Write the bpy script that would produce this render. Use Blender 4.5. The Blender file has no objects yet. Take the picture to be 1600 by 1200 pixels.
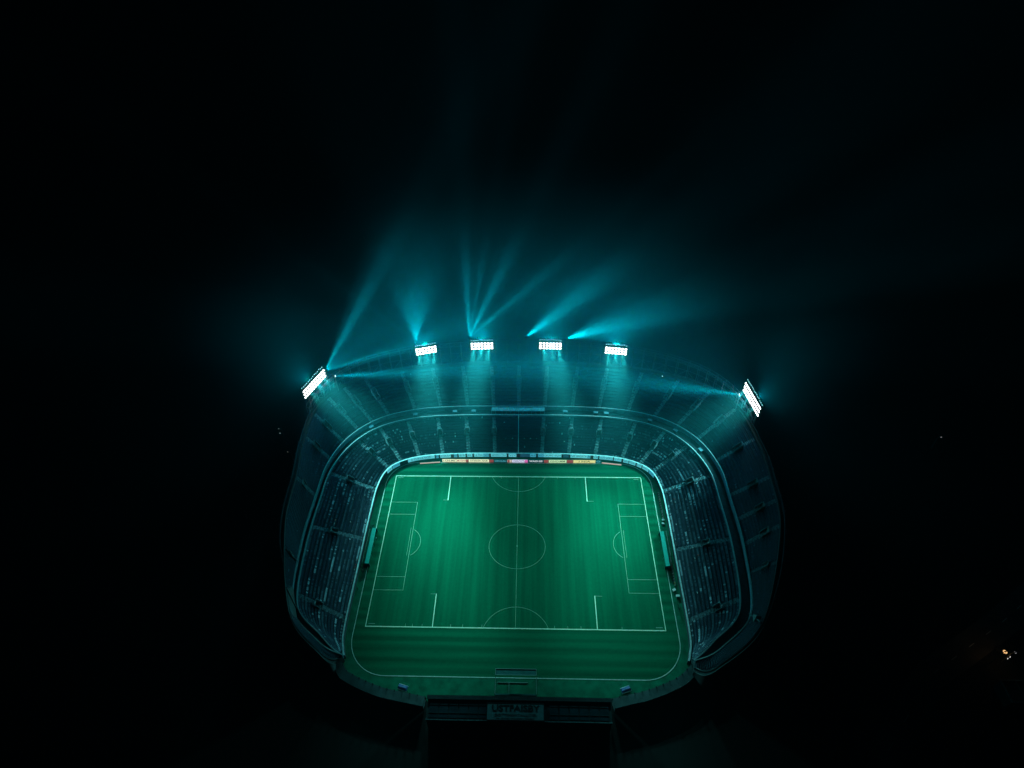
import bpy, bmesh, math, random
import numpy as np
from mathutils import Vector, Matrix
random.seed(7); rng = np.random.default_rng(11)
sc = bpy.context.scene
COL = sc.collection

# ------------------------------------------------------------------ helpers
def tag(o, label=None, cat=None, group=None, kind=None):
    if label: o['label'] = label
    if cat: o['category'] = cat
    if group: o['group'] = group
    if kind: o['kind'] = kind
    return o

def empty(name, loc=(0, 0, 0), rz=0.0):
    o = bpy.data.objects.new(name, None); COL.objects.link(o)
    o.location = loc; o.rotation_euler = (0, 0, rz); o.empty_display_size = 1
    return o

class MB:
    """collects shapes, builds ONE mesh object"""
    def __init__(s): s.v = []; s.f = []; s.m = []
    def add(s, vs, fs, mi=0):
        b = len(s.v); s.v += [tuple(v) for v in vs]
        s.f += [tuple(i + b for i in f) for f in fs]; s.m += [mi] * len(fs); return s
    def box(s, c, size, mi=0, rot=None):
        x, y, z = size[0] / 2, size[1] / 2, size[2] / 2
        vs = [Vector((a * x, b * y, d * z)) for a in (-1, 1) for b in (-1, 1) for d in (-1, 1)]
        if rot is not None: vs = [rot @ v for v in vs]
        c = Vector(c)
        return s.add([v + c for v in vs], [(0, 1, 3, 2), (4, 6, 7, 5), (0, 4, 5, 1), (2, 3, 7, 6), (0, 2, 6, 4), (1, 5, 7, 3)], mi)
    def bar(s, a, b, w=0.2, mi=0, n=4):
        a = Vector(a); b = Vector(b); d = (b - a)
        if d.length < 1e-6: return s
        q = d.to_track_quat('Z', 'Y')
        ring = [q @ Vector((math.cos(2 * math.pi * (k + .5) / n) * w * .7, math.sin(2 * math.pi * (k + .5) / n) * w * .7, 0)) for k in range(n)]
        vs = [a + r for r in ring] + [b + r for r in ring]
        fs = [(k, (k + 1) % n, n + (k + 1) % n, n + k) for k in range(n)] + [tuple(range(n))[::-1], tuple(range(n, 2 * n))]
        return s.add(vs, fs, mi)
    def lathe(s, prof, n=16, M=None, mi=0):
        vs = []; fs = []
        for r, z in prof:
            for k in range(n):
                v = Vector((r * math.cos(2 * math.pi * k / n), r * math.sin(2 * math.pi * k / n), z))
                vs.append(M @ v if M is not None else v)
        for j in range(len(prof) - 1):
            for k in range(n):
                fs.append((j * n + k, j * n + (k + 1) % n, (j + 1) * n + (k + 1) % n, (j + 1) * n + k))
        fs.append(tuple(range(n))[::-1]); fs.append(tuple(range((len(prof) - 1) * n, len(prof) * n)))
        return s.add(vs, fs, mi)
    def strip(s, lo, hi, mi=0):
        n = len(lo)
        vs = list(lo) + list(hi)
        return s.add(vs, [(k, k + 1, n + k + 1, n + k) for k in range(n - 1)], mi)
    def build(s, name, mats, parent=None, smooth=False):
        me = bpy.data.meshes.new(name); me.from_pydata(s.v, [], s.f)
        if not isinstance(mats, (list, tuple)): mats = [mats]
        for m in mats: me.materials.append(m)
        if len(mats) > 1: me.polygons.foreach_set('material_index', s.m)
        if smooth: me.polygons.foreach_set('use_smooth', [True] * len(me.polygons))
        me.update()
        o = bpy.data.objects.new(name, me); COL.objects.link(o)
        if parent is not None: o.parent = parent
        return o

# ------------------------------------------------------------------ materials
def N(nt, typ, **kw):
    n = nt.nodes.new(typ)
    for k, v in kw.items():
        if k.startswith('i_'): n.inputs[int(k[2:])].default_value = v
        else: setattr(n, k, v)
    return n
def mat(name, col, rough=0.7, var=0.25, scale=1.5, metal=0.0, spec=0.3, emit=None, estr=0.0, streak=None):
    m = bpy.data.materials.new(name); m.use_nodes = True
    nt = m.node_tree; b = nt.nodes['Principled BSDF']
    b.inputs['Roughness'].default_value = rough; b.inputs['Metallic'].default_value = metal
    b.inputs['Specular IOR Level'].default_value = spec
    if var > 0:
        tc = N(nt, 'ShaderNodeTexCoord'); no = N(nt, 'ShaderNodeTexNoise')
        no.inputs['Scale'].default_value = scale; no.inputs['Detail'].default_value = 5
        if streak:
            mp = N(nt, 'ShaderNodeMapping'); mp.inputs['Scale'].default_value = streak
            nt.links.new(tc.outputs['Object'], mp.inputs['Vector']); nt.links.new(mp.outputs['Vector'], no.inputs['Vector'])
        else: nt.links.new(tc.outputs['Object'], no.inputs['Vector'])
        mr = N(nt, 'ShaderNodeMapRange'); mr.inputs[1].default_value = .3; mr.inputs[2].default_value = .7
        mr.inputs[3].default_value = 1 - var; mr.inputs[4].default_value = 1 + var
        nt.links.new(no.outputs['Fac'], mr.inputs[0])
        vm = N(nt, 'ShaderNodeVectorMath', operation='SCALE'); vm.inputs[0].default_value = col
        nt.links.new(mr.outputs[0], vm.inputs['Scale']); nt.links.new(vm.outputs[0], b.inputs['Base Color'])
    else: b.inputs['Base Color'].default_value = (*col, 1)
    if emit:
        b.inputs['Emission Color'].default_value = (*emit, 1); b.inputs['Emission Strength'].default_value = estr
        m.cycles.emission_sampling = 'NONE'
    return m

M = {}
M['ground'] = mat('dark_asphalt_ground', (.0035, .0045, .0045), .9, .5, .05)
M['road'] = mat('road_asphalt', (.05, .052, .055), .85, .3, .2)
M['roadline'] = mat('road_paint', (.6, .6, .58), .7, .3, 2)
M['apron'] = mat('synthetic_track', (.002, .125, .070), .8, .3, .35, spec=.05)
M['kerb'] = mat('kerb_white', (.62, .72, .62), .6, .25, 1.2)
M['paint'] = mat('line_paint', (.75, .85, .62), .7, .2, 3)
M['paint_old'] = mat('line_paint_worn', (.22, .36, .24), .8, .3, 3)
M['concrete'] = mat('terrace_concrete', (.018, .042, .062), .85, .35, .7)
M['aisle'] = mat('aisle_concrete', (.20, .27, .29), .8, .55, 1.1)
M['aisle_side'] = mat('aisle_concrete_mottled', (.13, .19, .22), .8, .9, 1.3)  # darker, more mottled copy for the side aisles
M['aisle_dim'] = mat('aisle_concrete_darker', (.12, .17, .19), .8, .5, 1.5)  # darker copy for the upper aisles and the gutter
M['cap'] = mat('rim_cap_paint', (.40, .48, .50), .6, .25, 1.0)
M['parapet'] = mat('lit_cap_and_rail', (.66, .72, .74), .6, .25, 1.0)  # light on the front wall's concrete top put into the colour; handrail too
M['parapet_blue'] = mat('parapet_blue_paint', (.10, .21, .27), .6, .3, .8)
M['dark'] = mat('dark_concrete', (.028, .040, .045), .85, .35, .6)
M['outer'] = mat('outer_wall_concrete', (.07, .08, .085), .85, .3, .4)
M['seat_navy'] = mat('seat_navy_plastic', (.010, .034, .072), .45, .3, .5)
M['seat_dark'] = mat('seat_navy_dimmed_plastic', (.006, .022, .042), .5, .3, .5)  # navy seat copy for the upper tier, its dimness put into the colour
M['seat_blue'] = mat('seat_blue_glint_plastic', (.065, .115, .165), .45, .4, .8)  # paler seats, floodlight glints put into the colour
M['seat_pale'] = mat('seat_pale_glint_plastic', (.46, .54, .63), .4, .3, 1)
M['steel'] = mat('galvanised_steel', (.16, .19, .20), .5, .3, 1.5, metal=.3)
M['steel_dark'] = mat('dark_painted_steel', (.035, .04, .045), .5, .3, 1.5)
M['lens'] = mat('floodlight_lens', (.8, .8, .8), .2, 0, emit=(1, .985, .985), estr=7)
M['lens_edge'] = mat('floodlight_reflector', (.6, .7, .7), .2, 0, emit=(.30, .93, 1.0), estr=2.6)
M['beam_lens'] = mat('searchlight_lens', (.8, .8, .8), .2, 0, emit=(.55, .95, 1.0), estr=2.4)
M['canopy'] = mat('dugout_teal_canopy', (.012, .36, .30), .35, .12, .8)
M['glass'] = mat('dark_teal_glazing', (.03, .075, .10), .25, .35, .25, spec=.5)
M['facade'] = mat('facade_panel', (.045, .07, .075), .7, .4, .3)
M['sign'] = mat('sign_board_face', (.20, .34, .38), .6, .2, .4)
M['ink'] = mat('sign_ink', (.02, .035, .04), .7, .2, 2)
M['ink_soft'] = mat('sign_ink_faded', (.16, .25, .27), .7, .3, 2)
M['frame_white'] = mat('frame_white_tube', (.26, .32, .30), .5, .2, 2)
M['frame_roof'] = mat('frame_teal_roof', (.02, .13, .125), .5, .25, .6)
M['tarp'] = mat('blue_tarpaulin', (.03, .07, .20), .6, .3, .9)
M['white'] = mat('white_plastic', (.78, .80, .80), .5, .15, 2)
M['skin'] = mat('skin', (.45, .30, .22), .6, .1, 8)
M['trouser'] = mat('dark_trousers', (.02, .022, .03), .8, .2, 6)
for n, c in dict(white=(.8, .82, .82), red=(.75, .10, .09), pink=(.75, .33, .36), orange=(.9, .28, .10), yellow=(.60, .50, .06), brown=(.16, .10, .05), black=(.025, .025, .028), grey=(.32, .33, .35), blue=(.05, .10, .30)).items():
    M['top_' + n] = mat('clothing_' + n, c, .8, .15, 6)

def grass_material():
    m = bpy.data.materials.new('mown_grass'); m.use_nodes = True
    nt = m.node_tree; b = nt.nodes['Principled BSDF']; L = nt.links.new
    b.inputs['Roughness'].default_value = .9; b.inputs['Specular IOR Level'].default_value = .02
    tc = N(nt, 'ShaderNodeTexCoord'); sx = N(nt, 'ShaderNodeSeparateXYZ'); L(tc.outputs['Object'], sx.inputs[0])
    def mth(op, a, bb=None):
        n = N(nt, 'ShaderNodeMath', operation=op)
        for i, q in enumerate((a, bb)):
            if q is None: continue
            if isinstance(q, (int, float)): n.inputs[i].default_value = q
            else: L(q, n.inputs[i])
        return n.outputs[0]
    # inside the touchlines the mower went up and down, outside it went across
    ax = mth('ABSOLUTE', sx.outputs[0]); ay = mth('ABSOLUTE', sx.outputs[1])
    ins = mth('MULTIPLY', mth('LESS_THAN', ax, 52.6), mth('LESS_THAN', ay, 34.1))
    wob = N(nt, 'ShaderNodeTexNoise'); wob.inputs['Scale'].default_value = .12; L(tc.outputs['Object'], wob.inputs['Vector'])
    sv = mth('SINE', mth('ADD', mth('MULTIPLY', sx.outputs[0], math.pi / 2.65), mth('MULTIPLY', wob.outputs['Fac'], 1.2)))
    sh = mth('SINE', mth('ADD', mth('MULTIPLY', sx.outputs[1], math.pi / 1.85), mth('MULTIPLY', wob.outputs['Fac'], 1.0)))
    sv = mth('MULTIPLY', sv, .07); sh = mth('MULTIPLY', sh, .17)
    stripe = mth('ADD', mth('MULTIPLY', sv, ins), mth('MULTIPLY', sh, mth('SUBTRACT', 1.0, ins)))
    # fine roller streaks
    def streak(scale, k):
        mp = N(nt, 'ShaderNodeMapping'); mp.inputs['Scale'].default_value = scale
        L(tc.outputs['Object'], mp.inputs['Vector'])
        no = N(nt, 'ShaderNodeTexNoise'); no.inputs['Scale'].default_value = 1; no.inputs['Detail'].default_value = 4
        L(mp.outputs['Vector'], no.inputs['Vector'])
        return mth('MULTIPLY', mth('SUBTRACT', no.outputs['Fac'], .5), k)
    fv = mth('MULTIPLY', streak((.75, .02, 1), .75), ins)
    fh = mth('MULTIPLY', streak((.012, .5, 1), 1.0), mth('SUBTRACT', 1.0, ins))
    n1 = N(nt, 'ShaderNodeTexNoise'); n1.inputs['Scale'].default_value = .9; n1.inputs['Detail'].default_value = 8
    L(tc.outputs['Object'], n1.inputs['Vector'])
    wear = mth('MULTIPLY', mth('SUBTRACT', n1.outputs['Fac'], .5), .30)
    tot = mth('ADD', mth('ADD', mth('ADD', stripe, wear), mth('ADD', fv, fh)), 1.0)
    vm = N(nt, 'ShaderNodeVectorMath', operation='SCALE'); vm.inputs[0].default_value = (.0006, .110, .054)
    L(tot, vm.inputs['Scale']); L(vm.outputs[0], b.inputs['Base Color'])
    return m
M['grass'] = grass_material()

# ------------------------------------------------------------------ curves of the bowl
# nodes run from the near right end to the middle of the far side; the left is their mirror image
Bn = [(58.2, -45.6), (58.9, -43.5), (60.3, -36), (60.6, -8), (60.7, 14), (60.2, 27), (57.5, 35.8), (51.5, 40.8), (41, 44), (23, 45.4), (0, 45.6)]
C1n = [(59.2, -45.6), (66, -41.0), (76, -31.5), (79.3, -8), (79.4, 14), (78.5, 29), (72.5, 43), (62, 53), (46, 58.5), (25, 60.3), (0, 60.5)]
C2n = [(59.5, -46.6), (68, -43.8), (79.5, -33), (83.4, -8), (83.6, 14), (82.7, 31), (76.5, 46), (64.5, 57), (47.5, 62.8), (26, 64.8), (0, 64.9)]
Dn = [(58.8, -48.6), (64, -52.0), (78, -42.0), (93, -8), (96, 14), (96, 32), (92, 53), (78, 68.5), (54, 77), (29, 80.5), (0, 81.2)]
Dl = [(58.0, -47.6), (62, -49.5), (72, -40.5), (82.6, -8), (84.8, 14), (86.8, 32), (86, 53), (74.5, 68.5), (52, 77), (28, 80.5), (0, 81.2)]
NU = 541
def curve(nodes, left, other=None):
    pts = [Vector((x, y)) for x, y in nodes]
    pts = pts + [Vector((-x * left, y)) for x, y in (other or nodes)[-2::-1]]
    P = [2 * pts[0] - pts[1]] + pts + [2 * pts[-1] - pts[-2]]
    n = len(pts) - 1; out = []
    for k in range(NU):
        t = k / (NU - 1) * n; i = min(int(t), n - 1); f = t - i
        a, b, c, d = P[i], P[i + 1], P[i + 2], P[i + 3]
        out.append(.5 * ((2 * b) + (c - a) * f + (2 * a - 5 * b + 4 * c - d) * f * f + (3 * b - 3 * c + d - a) * f ** 3))
    return np.array([(v.x, v.y) for v in out])
cB, cC1, cC2, cD = curve(Bn, .986), curve(C1n, .982), curve(C2n, .957), curve(Dn, 1.0, Dl)
U = np.linspace(0, 1, NU)
e = np.minimum(U, 1 - U) / .10            # the ends of the horseshoe step down
e = np.clip(e, 0, 1); e = e * e * (3 - 2 * e)
zB = np.full(NU, 1.5); zC = 2.6 + 7.4 * e; zD = 4.2 + 18.8 * e
outw = cD - cC2; outw /= np.linalg.norm(outw, axis=1)[:, None]
cO = cD + outw * 1.5
def p3(c, z): return np.column_stack([c, np.broadcast_to(z, (len(c),))])
def nearest(c, xy): return int(np.argmin(((c - np.array(xy)) ** 2).sum(1)))
def at_u(c, k): return Vector((c[k][0], c[k][1]))

aisle_low = [nearest(cB, q) for q in [(-60.4, -31.9), (-60.5, .6), (-59.9, 25.6), (-55.4, 36.6), (-51, 40.5), (-43.5, 42.8), (-33.5, 44.5), (-22, 45.2), (-10.8, 45.5), (10.5, 45.5), (22.3, 45.3), (33.5, 44.6), (45, 42.8), (52.6, 40.2), (57.2, 36), (60.2, 25.6), (60.6, -2.7), (60.4, -31)]]
aisle_up = [nearest(cC2, q) for q in [(-80.9, -16), (-82, 14), (-80.5, 33.8), (-76, 43.7), (-70.5, 50.5), (-65, 55.6), (-57.9, 59.5), (-47.1, 62.3), (-35, 63.6), (-23.4, 64.5), (-11.8, 64.8), (-.2, 64.9), (11.5, 64.8), (23.9, 64.7), (36.3, 63.9), (48.8, 62.4), (60, 59.0), (69, 53.7), (76, 46), (81.5, 34), (83.8, 16), (83.9, 4.9), (83.8, -5.9), (82.9, -17.2), (79.3, -33)]]

NL, NUP = 14, 13
def row_pts(cF, zF, cK, zK, f, fz): return p3(cF + (cK - cF) * f, zF + (zK - zF) * fz)

def terrace(cF, zF, cK, zK, n, name, parent):
    mb = MB(); prev = None
    for i in range(n):
        a = row_pts(cF, zF, cK, zK, i / n, i / n); b = row_pts(cF, zF, cK, zK, (i + 1) / n, i / n)
        if prev is not None: mb.strip(prev, a)
        mb.strip(a, b); prev = b
    top = row_pts(cF, zF, cK, zK, 1, 1); mb.strip(prev, top)
    for k in (0, NU - 1):                     # closing wall at each open end
        prof = []
        for i in range(n):
            for ff in (i / n, (i + 1) / n):
                q = cF[k] + (cK[k] - cF[k]) * ff; prof.append((q[0], q[1], zF[k] + (zK[k] - zF[k]) * i / n))
        prof += [(cK[k][0], cK[k][1], zK[k]), (cK[k][0], cK[k][1], 0), (cF[k][0], cF[k][1], 0)]
        mb.add(prof, [tuple(range(len(prof)))], 1)
    return mb.build(name, [M['concrete'], M['dark']], parent)

def seats(cF, zF, cK, zK, n, aisles, name, parent, pale=1.0, mats=('seat_navy', 'seat_blue', 'seat_pale')):
    tv = []; tf = []
    def bx(x0, x1, y0, y1, z0, z1):
        b = len(tv)
        tv.extend([(x, y, z) for x in (x0, x1) for y in (y0, y1) for z in (z0, z1)])
        tf.extend([tuple(i + b for i in f) for f in [(4, 6, 7, 5), (0, 4, 5, 1), (2, 3, 7, 6), (0, 1, 3, 2), (1, 5, 7, 3)]])
    bx(-.24, .24, -.26, .22, .36, .44); bx(-.24, .24, .18, .26, .40, .86)
    tv = np.array(tv); tf = np.array(tf)
    P = []; D = []; MI = []
    for i in range(n):
        f = (i + .60) / n
        line = row_pts(cF, zF, cK, zK, f, i / n)
        seg = np.linalg.norm(np.diff(line[:, :2], axis=0), axis=1); s = np.concatenate([[0], np.cumsum(seg)])
        ss = np.arange(.8, s[-1] - .8, .58)
        x = np.interp(ss, s, line[:, 0]); y = np.interp(ss, s, line[:, 1]); z = np.interp(ss, s, line[:, 2])
        inw = cF - cK; dx = np.interp(ss, s, inw[:, 0]); dy = np.interp(ss, s, inw[:, 1])
        keep = np.ones(len(ss), bool)
        for a in aisles:
            q = line[a]; wide = 1.5 if .45 < f < .72 else 1.0
            keep &= np.hypot(x - q[0], y - q[1]) > wide
        uu = np.interp(ss, s, U); edge = np.minimum(uu, 1 - uu)
        # pale runs: white seats and floodlight glints put into colour, mostly sides and corners
        nb = np.repeat(rng.random(len(ss) // 11 + 2), 11)[:len(ss)] * .62 + rng.random(len(ss)) * .38
        side = np.clip((0.40 - np.abs(uu - .5) * -1 - .40) / .22, 0, 1) ** 1.2
        rowf = .35 + .9 * rng.random()
        pr = (.02 + .34 * side) * pale * rowf * (1 - .6 * i / n)
        mi = np.where(nb > 1 - pr, 2, np.where(nb > 1 - pr * 3.2, 1, 0))
        lone = rng.random(len(ss)) < .006 * pale; mi[lone] = 2
        P.append(np.column_stack([x, y, z])[keep]); D.append(np.column_stack([dx, dy])[keep]); MI.append(mi[keep])
    P = np.concatenate(P); D = np.concatenate(D); MI = np.concatenate(MI)
    D /= np.linalg.norm(D, axis=1)[:, None]
    # local -y faces the pitch
    X = np.column_stack([-D[:, 1], D[:, 0]]); Y = -D
    V = np.empty((len(P), len(tv), 3))
    V[:, :, 0] = P[:, None, 0] + tv[None, :, 0] * X[:, None, 0] + tv[None, :, 1] * Y[:, None, 0]
    V[:, :, 1] = P[:, None, 1] + tv[None, :, 0] * X[:, None, 1] + tv[None, :, 1] * Y[:, None, 1]
    V[:, :, 2] = P[:, None, 2] + tv[None, :, 2]
    F = (tf[None] + (np.arange(len(P)) * len(tv))[:, None, None]).reshape(-1, 4)
    me = bpy.data.meshes.new(name)
    nv, nf = V.shape[0] * V.shape[1], len(F)
    me.vertices.add(nv); me.vertices.foreach_set('co', V.reshape(-1))
    me.loops.add(nf * 4); me.loops.foreach_set('vertex_index', F.reshape(-1).astype(np.int32))
    me.polygons.add(nf); me.polygons.foreach_set('loop_start', np.arange(0, nf * 4, 4, dtype=np.int32))
    for m in mats: me.materials.append(M[m])
    me.polygons.foreach_set('material_index', np.repeat(MI, len(tf)).astype(np.int32))
    me.update(calc_edges=True); me.validate()
    o = bpy.data.objects.new(name, me); COL.objects.link(o); o.parent = parent
    o['kind'] = 'stuff'
    return o

def wall_along(c, z0, z1, th, name, mats, parent=None, sl=slice(None), capmat=None):
    """a wall of thickness th along a curve, th measured outwards"""
    cc = c[sl]
    t = np.gradient(cc, axis=0); t /= np.linalg.norm(t, axis=1)[:, None]
    nrm = np.column_stack([t[:, 1], -t[:, 0]])
    ce = cc.mean(0)
    if ((cc - ce) * nrm).sum() < 0: nrm = -nrm
    co = cc + nrm * th
    z0 = np.broadcast_to(z0, (NU,))[sl] if np.ndim(z0) else np.full(len(cc), z0)
    z1 = np.broadcast_to(z1, (NU,))[sl] if np.ndim(z1) else np.full(len(cc), z1)
    mb = MB()
    mb.strip(p3(cc, z0), p3(cc, z1)); mb.strip(p3(co, z1), p3(co, z0))
    mb.strip(p3(cc, z1), p3(co, z1), 1 if capmat else 0)
    for k in (0, len(cc) - 1):
        mb.add([(*cc[k], z0[k]), (*co[k], z0[k]), (*co[k], z1[k]), (*cc[k], z1[k])], [(0, 1, 2, 3)])
    return mb.build(name, [mats, capmat] if capmat else mats, parent)

def aisle(cF, zF, cK, zK, n, k, parent, m, bright=True):
    mb = MB()
    def fr(f, i):
        q = cF[k] + (cK[k] - cF[k]) * f; return Vector((q[0], q[1], zF[k] + (zK[k] - zF[k]) * i / n))
    d = (cK[k] - cF[k]); L = np.linalg.norm(d); d = d / L; ang = math.atan2(d[1], d[0])
    R = Matrix.Rotation(ang, 3, 'Z'); tr = L / n; rs = (zK[k] - zF[k]) / n
    side = R @ Vector((0, 1, 0)); w = .80; prof = []
    prof = []
    for i in range(n):
        z0 = fr(i / n, i).z + .10; q = lambda f: fr((i + f) / n, i)
        for f, dz in ((.0, 0), (.62, 0), (.62, rs * .5), (1.0, rs * .5)):
            v = q(f); prof.append(Vector((v.x, v.y, z0 + dz)))
    lo = [p - side * w for p in prof]; hi = [p + side * w for p in prof]
    mb.strip(lo, hi); mb.strip([p - Vector((0, 0, .5)) for p in lo], lo); mb.strip(hi, [p - Vector((0, 0, .5)) for p in hi])
    st = mb.build('aisle_stair', m, parent)
    # the gangway mouth half way up: a U of two cheek walls and a back wall
    i0, i1 = int(n * .50), int(n * .70)
    a, b = fr(i0 / n, i0), fr(i1 / n, i1); dd = (b - a); dd.z = 0; dd.normalize()
    ring_o = [a - side * 1.15, b - side * 1.15, b + side * 1.15, a + side * 1.15]
    ring_i = [a - side * .93, b - side * .93 - dd * .25, b + side * .93 - dd * .25, a + side * .93]
    zt = [a.z + 1.2, b.z + 1.5, b.z + 1.5, a.z + 1.2]; zb = a.z - .1
    g = MB()
    vs = [(v.x, v.y, z) for v, z in zip(ring_o, zt)] + [(v.x, v.y, z) for v, z in zip(ring_i, zt)] + [(v.x, v.y, zb) for v in ring_o] + [(v.x, v.y, zb) for v in ring_i]
    fs = []
    for k_ in range(3): fs += [(k_, k_ + 1, 5 + k_, 4 + k_), (k_, 8 + k_, 9 + k_, k_ + 1), (4 + k_, 5 + k_, 13 + k_, 12 + k_)]
    fs += [(0, 4, 12, 8), (3, 11, 15, 7)]
    g.add(vs, fs); gm = g.build('gangway_mouth', m, st)
    return st

# ------------------------------------------------------------------ ground, track, pitch
g = MB(); S = 1500
g.add([(-S, -S, -.05), (S, -S, -.05), (S, S, -.05), (-S, S, -.05)], [(0, 1, 2, 3)])
tag(g.build('ground', M['ground']), kind='structure')

NEAR = [(-58, -44.2), (-58.0, -47.2), (-54.7, -51), (-48.8, -53.6), (-42.1, -55.9), (-36, -57.0), (-28, -58.4), (-26.5, -59.9), (0, -60.2), (30, -59.4), (31.5, -58), (38, -56.4), (41.5, -55.7), (47.6, -53.6), (54.3, -50.6), (58.8, -46.4), (59.0, -44.2)]
ap = [(x, y, 0.0) for x, y in cB] + [(x, y, 0.0) for x, y in NEAR]
m_ = MB(); m_.add(ap, [tuple(range(len(ap)))])
tag(m_.build('running_track', M['apron']), kind='structure')

def round_rect(x0, x1, y0, y1, rt, rb, n=14):
    pts = []
    for cx, cy, r, a0 in ((x1 - rb, y0 + rb, rb, -90), (x1 - rt, y1 - rt, rt, 0), (x0 + rt, y1 - rt, rt, 90), (x0 + rb, y0 + rb, rb, 180)):
        for k in range(n + 1):
            a = math.radians(a0 + 90 * k / n); pts.append((cx + r * math.cos(a), cy + r * math.sin(a)))
    return pts
rr = round_rect(-56.4, 56.7, -51.0, 41.6, 12.5, 13.5)
m_ = MB(); m_.add([(x, y, .02) for x, y in rr], [tuple(range(len(rr)))])
pitch = tag(m_.build('pitch', M['grass']), kind='structure')

def line_mesh(mb, pts, w, z, closed=False, mi=0):
    P = [Vector(p) for p in pts]; n = len(P); lo = []; hi = []
    for k in range(n):
        a = P[k - 1] if (k > 0 or closed) else P[k]; b = P[(k + 1) % n] if (k < n - 1 or closed) else P[k]
        t = (b - a).normalized(); nn = Vector((-t.y, t.x))
        lo.append((*(P[k] - nn * w / 2), z)); hi.append((*(P[k] + nn * w / 2), z))
    if closed: lo.append(lo[0]); hi.append(hi[0])
    mb.strip(lo, hi, mi)
def arc(cx, cy, r, a0, a1, n=32): return [(cx + r * math.cos(math.radians(a0 + (a1 - a0) * k / n)), cy + r * math.sin(math.radians(a0 + (a1 - a0) * k / n))) for k in range(n + 1)]

kb = MB()
line_mesh(kb, rr, .22, .05, True)
kb.build('kerb_edge', M['kerb'], pitch)
ln = MB(); Z = .035
def rect(x0, x1, y0, y1, mi=0): ln.add([(x0, y0, Z), (x1, y0, Z), (x1, y1, Z), (x0, y1, Z)], [(0, 1, 2, 3)], mi)
w = .30
rect(-52.65, 52.65, 33.85, 34.18); rect(-52.65, 52.65, -34.18, -33.85)
rect(-52.65, -52.41, -33.84, 33.84); rect(52.41, 52.65, -33.84, 33.84)
for sx, ex in ((-1, -31), (1, 31.6)):
    for sy in (-1, 1):
        xx = 28.9 * sx
        y0, y1 = sorted((33.84 * sy, 21.2 * sy)); rect(xx - .15, xx + .15, y0, y1)
        a, b = sorted((xx + .16 * sx, ex)); yy = 21.3 * sy; rect(a, b, yy - .08, yy + .08, 1)
for sx in (-1, 1):                    # the penalty boxes: four cross lines and one long line each
    for yy in (20.0, 13.9, -14.45, -19.95):
        a, b = sorted((52.40 * sx, 41.55 * sx)); rect(a, b, yy - .08, yy + .08, 1)
    xx = 41.45 * sx; rect(xx - .09, xx + .09, -20.03, 20.08, 1)
    xx = 42.3 * sx; rect(xx - .06, xx + .06, -5.4, 7.4, 1)
    line_mesh(ln, arc(44.6 * sx, .6, 6.9, (-58 if sx < 0 else 122), (58 if sx < 0 else 238), 24), .16, Z, False, 1)
line_mesh(ln, [(x, -.65 + (y + .6) * .905) for x, y in arc(.3, -.6, 10.95, 0, 360, 64)[:-1]], .17, Z, True, 1)
for sy in (-1, 1):
    line_mesh(ln, arc(.4, sy * 38.2, 12.2, (180 + 21 if sy > 0 else 21), (360 - 21 if sy > 0 else 159), 40), .17, Z, False, 1)
rect(.20, .36, -33.83, 33.83, 1); ln.add([(.28 + .35 * math.cos(a * math.pi / 6), -.6 + .35 * math.sin(a * math.pi / 6), Z + .01) for a in range(12)], [tuple(range(12))], 1)
for cx in (-1, 1):
    for cy in (-1, 1): rect(*sorted((cx * 51.6, cx * 49.3)), *sorted((cy * 33.1, cy * 32.85)), 1)
for k, xx in enumerate((-38.5, -36, -32.6, -22.5, -18.3, -11.5, 14, 18.6, 23.2, 37.5)):
    rect(xx - .09, xx + .09, -33.83, -32.8, 1)
for xx in (-24, -16.5, -7, 17, 24.5): rect(xx - .08, xx + .08, 32.9, 33.83, 1)
ln.build('pitch_markings', [M['paint'], M['paint_old']], pitch)

# ------------------------------------------------------------------ the two stands
lower = tag(empty('lower_stand', (0, 52, 0)), 'horseshoe lower tier of dark navy seats round the green pitch, with pale aisles', 'stand')
upper = tag(empty('upper_stand', (0, 72, 0)), 'dim steep upper tier behind the bright ring walkway, topped by a lattice truss', 'stand')
def P0(o, par):                      # keep world coordinates under a displaced empty
    o.matrix_parent_inverse = Matrix.Translation(-Vector(par.location)); return o
P0(terrace(cB, zB, cC1, zC, NL, 'terrace', lower), lower)
P0(seats(cB, zB, cC1, zC, NL, aisle_low, 'seats', lower), lower)
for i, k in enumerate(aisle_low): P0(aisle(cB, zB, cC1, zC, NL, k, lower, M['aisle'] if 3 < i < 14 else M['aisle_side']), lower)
P0(wall_along(cB, 0, 2.45, -.58, 'front_wall', M['dark'], lower, capmat=M['parapet']), lower)
P0(wall_along(cC1, zC - .2, zC + 1.15, .34, 'rear_parapet', M['parapet_blue'], lower, capmat=M['cap']), lower)
# central handrail running up the far side
hr = MB(); k = NU // 2
q0, q1 = cB[k], cC1[k]
for i in range(NL + 1):
    f = i / NL; q = q0 + (q1 - q0) * f; z = 1.5 + 8.5 * f
    hr.bar((q[0], q[1], z), (q[0], q[1], z + 1.1), .10)
hr.bar((*q0, 2.6), (*q1, 11.1), .30)
P0(hr.build('handrail', M['parapet'], lower), lower)

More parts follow.
